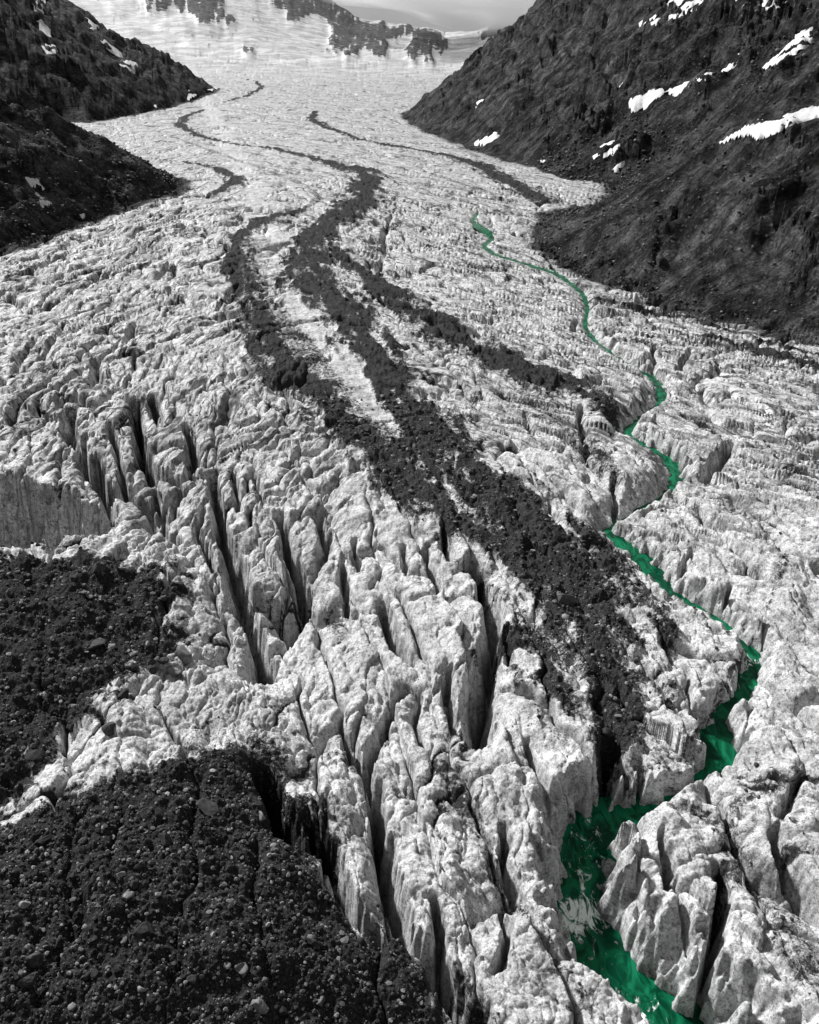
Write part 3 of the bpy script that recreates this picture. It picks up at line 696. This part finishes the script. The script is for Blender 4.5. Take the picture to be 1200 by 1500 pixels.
# river: one sheet that follows the channel, wider than it so the ice cuts the shore
n_r = len(rxf); tx = np.gradient(rxf); ty = np.gradient(ryf); tl = np.hypot(tx, ty)+1e-9
nxv, nyv = ty/tl, -tx/tl
tx_s, ty_s = nxv.copy(), nyv.copy()
for _ in range(6): tx_s = smooth(tx_s); ty_s = smooth(ty_s)
cols = np.linspace(-1, 1, 15); vv = []; foam = []
fo_c = [(870,1330,.9,2.2),(905,1490,1.1,3.2),(845,1345,1.0,2.6),(850,1325,1.0,4.0),(910,1495,1.2,4.5),(860,1380,.35,4),(860,1240,.42,5),(940,820,.7,4),(1070,940,.3,3),(1088,1000,.55,3),(1050,1110,.15,6),(925,768,.5,3)]
fcx, fcy = unp(np.array([f[0] for f in fo_c]), np.array([f[1] for f in fo_c]), -12)
for i in range(n_r):
    for c in cols:
        w_ = min(rwf[i]*1.5+1.2, rwf[i]+2.2)
        x, y = rxf[i]+tx_s[i]*c*w_, ryf[i]+ty_s[i]*c*w_
        vv.append((x, y, rzf[i])); fv_ = 0
        for q in range(len(fo_c)):
            if q in (7, 8, 9, 11): xx_, yy_ = unp(fo_c[q][0], fo_c[q][1], -7)
            else: xx_, yy_ = fcx[q], fcy[q]
            fv_ = max(fv_, fo_c[q][2]*math.exp(-((x-xx_)**2+(y-yy_)**2)/fo_c[q][3]**2))
        foam.append(fv_)
vv = np.array(vv); foam = np.array(foam)
vv[:, 2] += .03*fbm(vv[:,0]/.8, vv[:,1]/.8, 3, 77)*(1+3*foam)
q = []
for i in range(n_r-1):
    for c in range(14): a = i*15+c; q.append((a, a+1, a+16, a+15))
tag(mesh_from('meltwater_river', vv, q, MW, attrs={'foam': foam}), kind='structure')

# ------------------------------------------------------------------ cloud hanging over the head wall
import bmesh
bm = bmesh.new()
cr_ = np.random.RandomState(3)
bmesh.ops.create_icosphere(bm, subdivisions=4, radius=1)
for v_ in bm.verts:
    p_ = v_.co; q_ = 1+.10*math.sin(p_.x*5+1)+.08*math.sin(p_.x*11+p_.y*7)+.07*math.sin(p_.z*9+p_.x*3)
    v_.co = Vector((560+p_.x*900*q_, 3900+p_.y*1500*q_, 270+p_.z*225*q_))
cme = bpy.data.meshes.new('cloud_bank'); bm.to_mesh(cme); bm.free()
S.cycles.volume_bounces = 4
cmat = bpy.data.materials.new('cloud'); cmat.use_nodes = True; ct = cmat.node_tree; ct.nodes.clear()
co_ = ct.nodes.new('ShaderNodeOutputMaterial'); cv = ct.nodes.new('ShaderNodeVolumePrincipled'); cv.inputs['Color'].default_value = (.97, .97, .97, 1)
cg = ct.nodes.new('ShaderNodeNewGeometry'); cn_ = ct.nodes.new('ShaderNodeTexNoise'); cn_.inputs['Scale'].default_value = .006; cn_.inputs['Detail'].default_value = 5
cm_ = ct.nodes.new('ShaderNodeMapRange'); cm_.inputs[1].default_value = .38; cm_.inputs[2].default_value = .6; cm_.inputs[3].default_value = 0; cm_.inputs[4].default_value = .010
ct.links.new(cg.outputs['Position'], cn_.inputs['Vector']); ct.links.new(cn_.outputs['Fac'], cm_.inputs[0]); ctc = ct.nodes.new('ShaderNodeTexCoord'); cs1 = ct.nodes.new('ShaderNodeVectorMath'); cs1.operation = 'DISTANCE'; cs1.inputs[1].default_value = (.5, .5, .5)
cf = ct.nodes.new('ShaderNodeMapRange'); cf.inputs[1].default_value = .46; cf.inputs[2].default_value = .26; cf.inputs[3].default_value = 0; cf.inputs[4].default_value = 1
cmm = ct.nodes.new('ShaderNodeMath'); cmm.operation = 'MULTIPLY'; ct.links.new(ctc.outputs['Generated'], cs1.inputs[0]); ct.links.new(cs1.outputs['Value'], cf.inputs[0]); ct.links.new(cf.outputs[0], cmm.inputs[0]); ct.links.new(cm_.outputs[0], cmm.inputs[1])
ct.links.new(cmm.outputs[0], cv.inputs['Density']); ct.links.new(cv.outputs[0], co_.inputs['Volume'])
cme.materials.append(cmat); clo = bpy.data.objects.new('cloud_bank', cme); S.collection.objects.link(clo); tag(clo, kind='stuff')
# ------------------------------------------------------------------ snow patches lying on the flanks
PU, PV = proj(X, Y, Z)
wpu = PU+4*fbm(X/16, Y/40, 3, 601); wpv = PV+2.0*fbm(X/16, Y/40, 3, 603)
G_R, G_L = 'old snow patches on the right flank', 'old snow patches on the left flanks'
snow = [
 ([(925,145),(950,132),(985,131),(1015,116),(1022,120),(990,140),(972,137),(945,157),(927,164),(920,160)],1,'large ragged snow patch in the middle of the right flank, wide end at lower left'),
 ([(1021,113),(1035,105),(1054,106),(1025,122)],1,'small snow patch at the upper right tip of the ragged mid-slope patch'),
 ([(1058,103),(1080,84),(1092,92),(1062,106)],1,'wedge-shaped snow patch between the mid-slope patch and the steep streak'),
 ([(1115,101),(1145,75),(1185,44),(1190,65),(1165,82),(1120,103)],1,'long steep snow streak high on the right flank near the photo edge'),
 ([(1040,213),(1092,187),(1090,180),(1137,175),(1190,156),(1212,157),(1212,168),(1155,185),(1110,207),(1100,200),(1060,212)],1,'longest and lowest bright snow band running off the right edge of the photo'),
 ([(863,234),(882,215),(897,208),(893,215),(930,206),(920,220),(890,231)],1,'forked snow patch near the foot of the right flank above the debris cone'),
 ([(888,251),(917,240),(902,251)],1,'thin snow sliver just below the forked patch on the right flank'),
 ([(690,212),(725,195),(730,201),(708,212)],1,'low snow streak at the glacier edge on the far part of the right flank'),
 ([(963,202),(984,187),(976,199)],1,'short snow streak beside the crag right of the forked patch'),
 ([(1070,12),(1080,-4),(1107,-4),(1100,9)],1,'blocky snow patch at the very top of the right flank'),
 ([(1113,3),(1160,-6),(1147,10),(1127,20)],1,'bright triangular snow patch at the top of the right flank'),
 ([(973,32),(1000,12),(1045,-5),(995,26)],1,'narrow diagonal snow streak reaching the top edge on the right flank'),
 ([(930,40),(967,18),(972,21),(945,38)],1,'thin diagonal snow line left of the topmost streaks'),
 ([(973,12),(985,-6),(1022,-6),(988,13)],1,'upper of the two parallel snow streaks by the top edge'),
 ([(950,39),(966,29),(963,38)],1,'tiny snow fleck under the thin diagonal snow line'),
 ([(1030,33),(1050,15),(1038,31)],1,'small steep snow fleck right of the parallel streaks'),
 ([(910,79),(929,67),(923,76)],1,'small snow fleck alone on the dark upper slope'),
 ([(1172,33),(1204,15),(1204,28)],1,'snow patch on the upper right photo edge above the steep streak'),
 ([(960,282),(977,273),(971,283)],1,'small snow fleck at the upper rim of the debris cone'),
 ([(681,161),(711,145),(702,157)],1,'faint snow streak on the far shoulder of the right flank'),
 ([(780,236),(802,233),(797,239)],1,'small snow strip along the glacier edge left of the forked patch'),
 ([(896,128),(912,121),(907,130)],1,'small snow fleck left of the large ragged patch'),
 ([(173,96),(190,86),(207,97),(197,106),(180,101)],3,'round white snow patch low on the far left spur'),
 ([(139,54),(155,59),(187,80),(175,84),(150,68)],3,'slanting snow patch above the round one on the far left spur'),
 ([(124,20),(133,29),(147,40),(132,44)],3,'small snow patch near the crest of the far left spur'),
 ([(150,18),(170,43),(192,66),(175,57)],3,'narrow snow streak following the crest of the far left spur'),
 ([(30,-6),(65,-6),(62,25),(77,56),(60,46),(50,10)],3,'tall snow gully high on the far left spur'),
 ([(-5,45),(12,55),(50,74),(72,87),(65,92),(30,72),(-5,62)],3,'long snow band slanting down from the left photo edge'),
 ([(61,69),(86,71),(76,87)],3,'triangular snow patch below the tall snow gully'),
 ([(20,90),(35,86),(57,100),(37,108)],3,'snow patch under the long slanting band at the left'),
 ([(108,79),(128,90),(115,90)],3,'small snow fleck between the gully and the round patch'),
 ([(276,135),(294,141),(280,150)],3,'small snow patch near the tip of the far left spur'),
 ([(34,259),(55,264),(67,278),(47,274)],2,'upper jagged snow patch on the near left spur'),
 ([(54,284),(77,299),(60,303)],2,'lower pointed snow patch on the near left spur'),
 ([(20,231),(44,239),(30,241)],2,'highest thin snow fleck on the near left spur'),
 ([(113,314),(134,314),(122,321)],2,'small bright snow patch at the ice edge under the near left spur'),
 ([(211,156),(234,156),(220,161)],3,'snow strip along the glacier margin under the far left spur'),
 ([(305,121),(321,131),(310,136)],3,'snow fleck at the very tip of the far left spur'),
]
ZS = blur(Z, 8); vsm = np.stack([X, Y, ZS], -1).reshape(-1, 3).astype(np.float32)
for poly, lb, label in snow:
    p = np.array(poly, float)
    m = (lab == lb)&(wpu > p[:,0].min()-8)&(wpu < p[:,0].max()+8)&(wpv > p[:,1].min()-8)&(wpv < p[:,1].max()+8)
    if m.sum() < 6: print('snow off', label); continue
    r0, r1 = np.where(m.any(1))[0][[0, -1]]; c0, c1 = np.where(m.any(0))[0][[0, -1]]
    r0 = max(r0-1, 0); c0 = max(c0-1, 0); sl_ = (slice(r0, r1+2), slice(c0, c1+2))
    a, b = wpu[sl_], wpv[sl_]
    sdp = poly_sd(a, b, p[:,0], p[:,1]); ms = m[sl_]
    keep = ms&(sdp > -3.5)
    if (sdp > 0)[ms].sum() < 2: print('snow thin', label)
    gq = idx[sl_]; kq = keep[:-1,:-1]&keep[1:,1:]&keep[:-1,1:]&keep[1:,:-1]
    # keep one connected sheet
    lab_ = np.where(kq, np.arange(kq.size).reshape(kq.shape)+1, 0)
    for _ in range(400):
        n_ = lab_.copy()
        n_[1:] = np.maximum(n_[1:], lab_[:-1]); n_[:-1] = np.maximum(n_[:-1], lab_[1:]); n_[:, 1:] = np.maximum(n_[:, 1:], lab_[:, :-1]); n_[:, :-1] = np.maximum(n_[:, :-1], lab_[:, 1:])
        n_ = np.where(kq, n_, 0)
        if (n_ == lab_).all(): break
        lab_ = n_
    if kq.any(): kq = lab_ == np.bincount(lab_[lab_ > 0]).argmax()
    qq = np.stack([gq[:-1,:-1], gq[:-1,1:], gq[1:,1:], gq[1:,:-1]], -1)[kq]
    if len(qq) == 0: print('snow empty', label); continue
    sdf = np.full(NR*NC, -2.5, np.float32); sdf[gq.ravel()] = sdp.ravel()
    used, inv = np.unique(qq, return_inverse=True); inv = inv.reshape(-1, 4)
    vs = vsm[used].copy(); up_ = nrm[used]*np.where(nrm[used][:, 2:3] < 0, -1, 1)
    th = np.clip(sdf[used]*.5+.35, -1.2, .8)*np.clip(vs[:,1]/500, .6, 1.1)
    vs += up_*th[:, None]
    tag(mesh_from('snow_patch', vs, inv, MS), label, 'snow patch', G_R if lb == 1 else G_L)

# ------------------------------------------------------------------ boulders and rubble
def ico(sub):
    import bmesh
    bm = bmesh.new(); bmesh.ops.create_icosphere(bm, subdivisions=sub, radius=1)
    v = np.array([x.co[:] for x in bm.verts]); f = np.array([[q.index for q in x.verts] for x in bm.faces]); bm.free(); return v, f
IV1, IF1 = ico(1); IV2, IF2 = ico(3)
def rock_shape(v, rs, planes=9, rnd=.25):
    v = v.copy()
    for _ in range(planes):
        nn = rs.normal(size=3); nn /= np.linalg.norm(nn); d_ = rs.uniform(.45, .8)
        k_ = v@nn; over = np.maximum(k_-d_, 0); v -= over[:, None]*nn
    v *= rs.uniform(.75, 1.25, 3)*np.array([1, 1, .8]); v += rs.normal(size=v.shape)*.012
    return v
shapes = []
for i in range(10):
    rs = np.random.RandomState(50+i)
    me = bpy.data.meshes.new('boulder'); v = rock_shape(IV2, rs, 7+i)
    me.from_pydata(v.tolist(), [], IF2.tolist()); me.materials.append(MBd)
    me.shade_smooth() if i in (2, 5, 8) else None
    shapes.append(me)
    m2 = me.copy(); m2.materials.clear(); m2.materials.append(MBp); shapes.append(m2)
def ground_at(x, y):
    i = np.clip(np.searchsorted(ys, y)-1, 0, NR-2); fy_ = (y-ys[i])/(ys[i+1]-ys[i])
    def row(j):
        sx = x/hw[j]; c = np.clip(np.searchsorted(sg, sx)-1, 0, NC-2); fx_ = (sx-sg[c])/(sg[c+1]-sg[c])
        return Z[j, c]*(1-fx_)+Z[j, c+1]*fx_
    return row(i)*(1-fy_)+row(i+1)*fy_
def hit(u, v):                                             # march the sight line of a traced pixel to the ground
    a = (u-600)/F; b = (750-v)/F; d_ = np.array([a, CP+b*SP, -SP+b*CP]); t = np.linspace(70, 900, 8000)
    P_ = d_[None, :]*t[:, None]+np.array([0, 0, H]); g = ground_at(P_[:,0], P_[:,1])
    k_ = np.argmax(P_[:,2] < g); return P_[k_, 0], P_[k_, 1], g[k_], t[k_]
def boulder(u, v, size, shape, pale, label, group=None, rot=None):
    x, y, z, t = hit(u, v); r = size/F*t/2*1.15
    o = bpy.data.objects.new('boulder', shapes[(shape % 10)*2+(1 if pale else 0)]); S.collection.objects.link(o)
    o.location = (x, y, z+r*.22); o.scale = (r, r, r*.9)
    o.rotation_euler = (random.uniform(-.3, .3), random.uniform(-.3, .3), random.uniform(0, 6.28) if rot is None else rot)
    tag(o, label, 'boulder', group or 'larger boulders on the glacier'); return o
bl_ = [
 (305,1187,30,1,0,'largest dark angular boulder near the ridge top of the foreground mound, lit on its left'),
 (65,1235,22,3,0,'dark boulder with pale top near the left edge on the mound\'s upper slope'),
 (177,1283,12,2,1,'small round pale boulder alone in the middle of the foreground mound'),
 (187,1314,17,4,1,'pale blunt boulder directly beneath a dark one in the mound\'s middle'),
 (195,1298,18,6,0,'dark flat boulder touching the pale blunt one in the mound\'s middle'),
 (355,1421,26,8,1,'big grey rounded boulder in the lower right of the foreground mound'),
 (209,1368,30,7,0,'wide flat dark boulder half sunk in grit at the mound\'s centre'),
 (46,1413,30,0,0,'square-edged dark block, upper of the stacked pair at the lower left'),
 (43,1440,30,9,0,'square-edged dark block, lower of the stacked pair at the lower left'),
 (106,1476,14,5,1,'round pale boulder near the bottom edge right of the stacked pair'),
 (382,1475,24,4,1,'pale lumpy boulder near the bottom edge below the big grey one'),
 (332,1415,11,1,1,'small pale boulder just left of the big grey rounded one'),
 (382,1198,17,2,1,'round pale boulder at the lip of the first deep crevasse'),
 (137,1172,15,6,0,'grey boulder just under the light ice ridge at the left'),
 (207,1451,12,3,1,'small pale boulder near the bottom edge between two larger ones'),
 (388,1438,11,5,1,'small pale boulder above and right of the big grey one'),
 (166,1228,11,8,1,'small pale boulder on the mound\'s upper slope left of the dark angular one'),
 (82,1256,17,7,0,'low dark boulder below the dark pale-topped one at the left'),
 (108,1287,18,9,0,'dark boulder with a deep shadow in the mound\'s left half'),
 (243,1232,22,0,0,'dark pointed boulder on the mound below the largest angular one'),
 (37,1325,14,4,1,'pale wedge-shaped boulder at the left edge of the mound'),
 (147,839,30,6,0,'big flat grey boulder at the top of the left debris field beneath the ice cliff'),
 (142,947,24,1,0,'dark boulder in the middle of the left debris field'),
 (164,949,13,5,1,'pale boulder touching the dark one in the left debris field'),
 (268,962,26,2,1,'large pale rounded boulder at the right rim of the left debris field'),
 (240,970,19,8,0,'grey boulder just left of the large pale one at the debris rim'),
 (255,987,26,3,1,'pale broad boulder beneath the large rounded one at the debris rim'),
 (222,982,17,7,0,'dark boulder at the left end of the rim cluster'),
 (72,1001,20,9,0,'dark low boulder in the left part of the debris field'),
 (182,1020,20,0,0,'dark boulder in the lower debris field below the rim cluster'),
 (162,1067,24,4,0,'dark broad boulder at the bottom of the left debris field'),
 (52,1110,22,1,0,'dark boulder beside the light ice ridge at the far left'),
 (827,882,24,2,1,'big pale boulder in the middle of the medial moraine'),
 (797,906,13,8,1,'pale boulder on ice left of the medial moraine'),
 (829,905,11,5,1,'small pale boulder just below the big pale one on the moraine'),
 (932,968,13,3,1,'pale boulder in the dark lower tongue of the medial moraine'),
 (885,1075,20,4,0,'grey boulder at the lower end of the medial moraine above the gorge'),
 (932,1055,18,6,0,'grey boulder right of the moraine end above the gorge'),
 (968,384,20,0,0,'solitary dark boulder at the foot of the right mountain flank'),
 (843,1322,18,9,1,'wet grey rock standing in the rapids of the gorge'),
]
for b_ in bl_: boulder(*b_)
# boulders too alike to tell apart
groups = [((20,1210,560,1500), 110, 5, 15, 'small boulder lying in the black grit of the foreground mound', 'small boulders on the foreground mound'),
          ((0,830,280,1110), 70, 5, 15, 'small boulder in the dark debris field beside the ice at the left', 'small boulders in the left debris field'),
          ((740,760,960,1060), 50, 4, 9, 'small stone block in the dark lower medial moraine', 'small boulders on the lower medial moraine')]
gr = np.random.RandomState(5)
for (u0, v0, u1, v1), cnt, s0, s1, lb, gp in groups:
    k_ = 0; tries = 0
    while k_ < cnt and tries < cnt*8:
        tries += 1
        u_, v_ = gr.uniform(u0, u1), gr.uniform(v0, v1)
        x, y, z, t = hit(u_, v_)
        i = min(np.searchsorted(ys, y), NR-1); c = int(np.argmin(np.abs(X[i]-x)))
        if deb[i, c] < .55: continue
        boulder(u_, v_, s0+(s1-s0)*gr.rand()**2.5, int(gr.randint(10)), gr.rand() < .35, lb, gp); k_ += 1
# the uncountable rubble: one mesh of small stones
def rubble(n_, ymax, smin, smax, seed, name, rock=False):
    rs = np.random.RandomState(seed)
    wgt = np.where((deb > .42)&(Y < ymax)&(lab == 0)&(np.abs(sg)[None, :] < 1.05)&(RD > .5), 1.0, 0)
    wgt = wgt+np.where((deb > -.1)&(deb <= .42)&(Y < ymax)&(lab == 0)&(np.abs(sg)[None, :] < 1.05)&(RD > .5), .16, 0)
    if rock: wgt = np.where((lab > 0)&(Y < ymax)&(np.abs(sg)[None, :] < 1.0), np.exp(-np.maximum(marg, 0)/30)+.12, 0)*(X[:, :]*0+np.gradient(ys)[:, None]*hw[:, None])/100
    wf_ = np.cumsum(wgt.ravel()); pk = np.searchsorted(wf_, rs.rand(n_)*wf_[-1])
    x = X.ravel()[pk]; y = Y.ravel()[pk]; z = Z.ravel()[pk]
    pxs = smin*(smax/smin)**(rs.rand(n_)**2.6); r = pxs/pxm(y)/2
    ss = [rock_shape(IV1, np.random.RandomState(900+i), 4) for i in range(12)]
    pick = rs.randint(12, size=n_); base = np.stack(ss)[pick]
    an = rs.rand(n_)*6.28; ca, sa_ = np.cos(an), np.sin(an)
    bx = base[:,:,0]*ca[:,None]-base[:,:,1]*sa_[:,None]; by = base[:,:,0]*sa_[:,None]+base[:,:,1]*ca[:,None]
    v = np.stack([bx*r[:,None]+x[:,None], by*r[:,None]+y[:,None], base[:,:,2]*r[:,None]+(z+r*.3)[:,None]], -1).reshape(-1, 3)
    nv = base.shape[1]; f = (IF1[None]+(np.arange(n_)*nv)[:, None, None]).reshape(-1, 3)
    tone = np.repeat(rs.rand(n_)**3.2, nv)
    return tag(mesh_from(name, v, f, MRU, attrs={'tone': tone}, smooth=False), kind='stuff')
mru = NB('rubble_stone'); tn = mru.attr('tone'); nb = mru.noise(3.0, 5, .7)
mru.l(mru.grey(mru.math('MULTIPLY', mru.mix(tn, .018, .22), mru.rng(nb, .3, .7, .6, 1.3))), mru.b.inputs['Base Color']); mru.b.inputs['Roughness'].default_value = .85
MRU = mru.m
IV1, IF1 = ico(1)
# a leaner stone than the icosphere: an octahedron-like block of 20 faces
rubble(19000, 230, 1.8, 10.0, 21, 'rubble')
rubble(6000, 700, 2.0, 7.0, 22, 'scree', True)

print('grid', NR, NC, 'faces', len(quads))
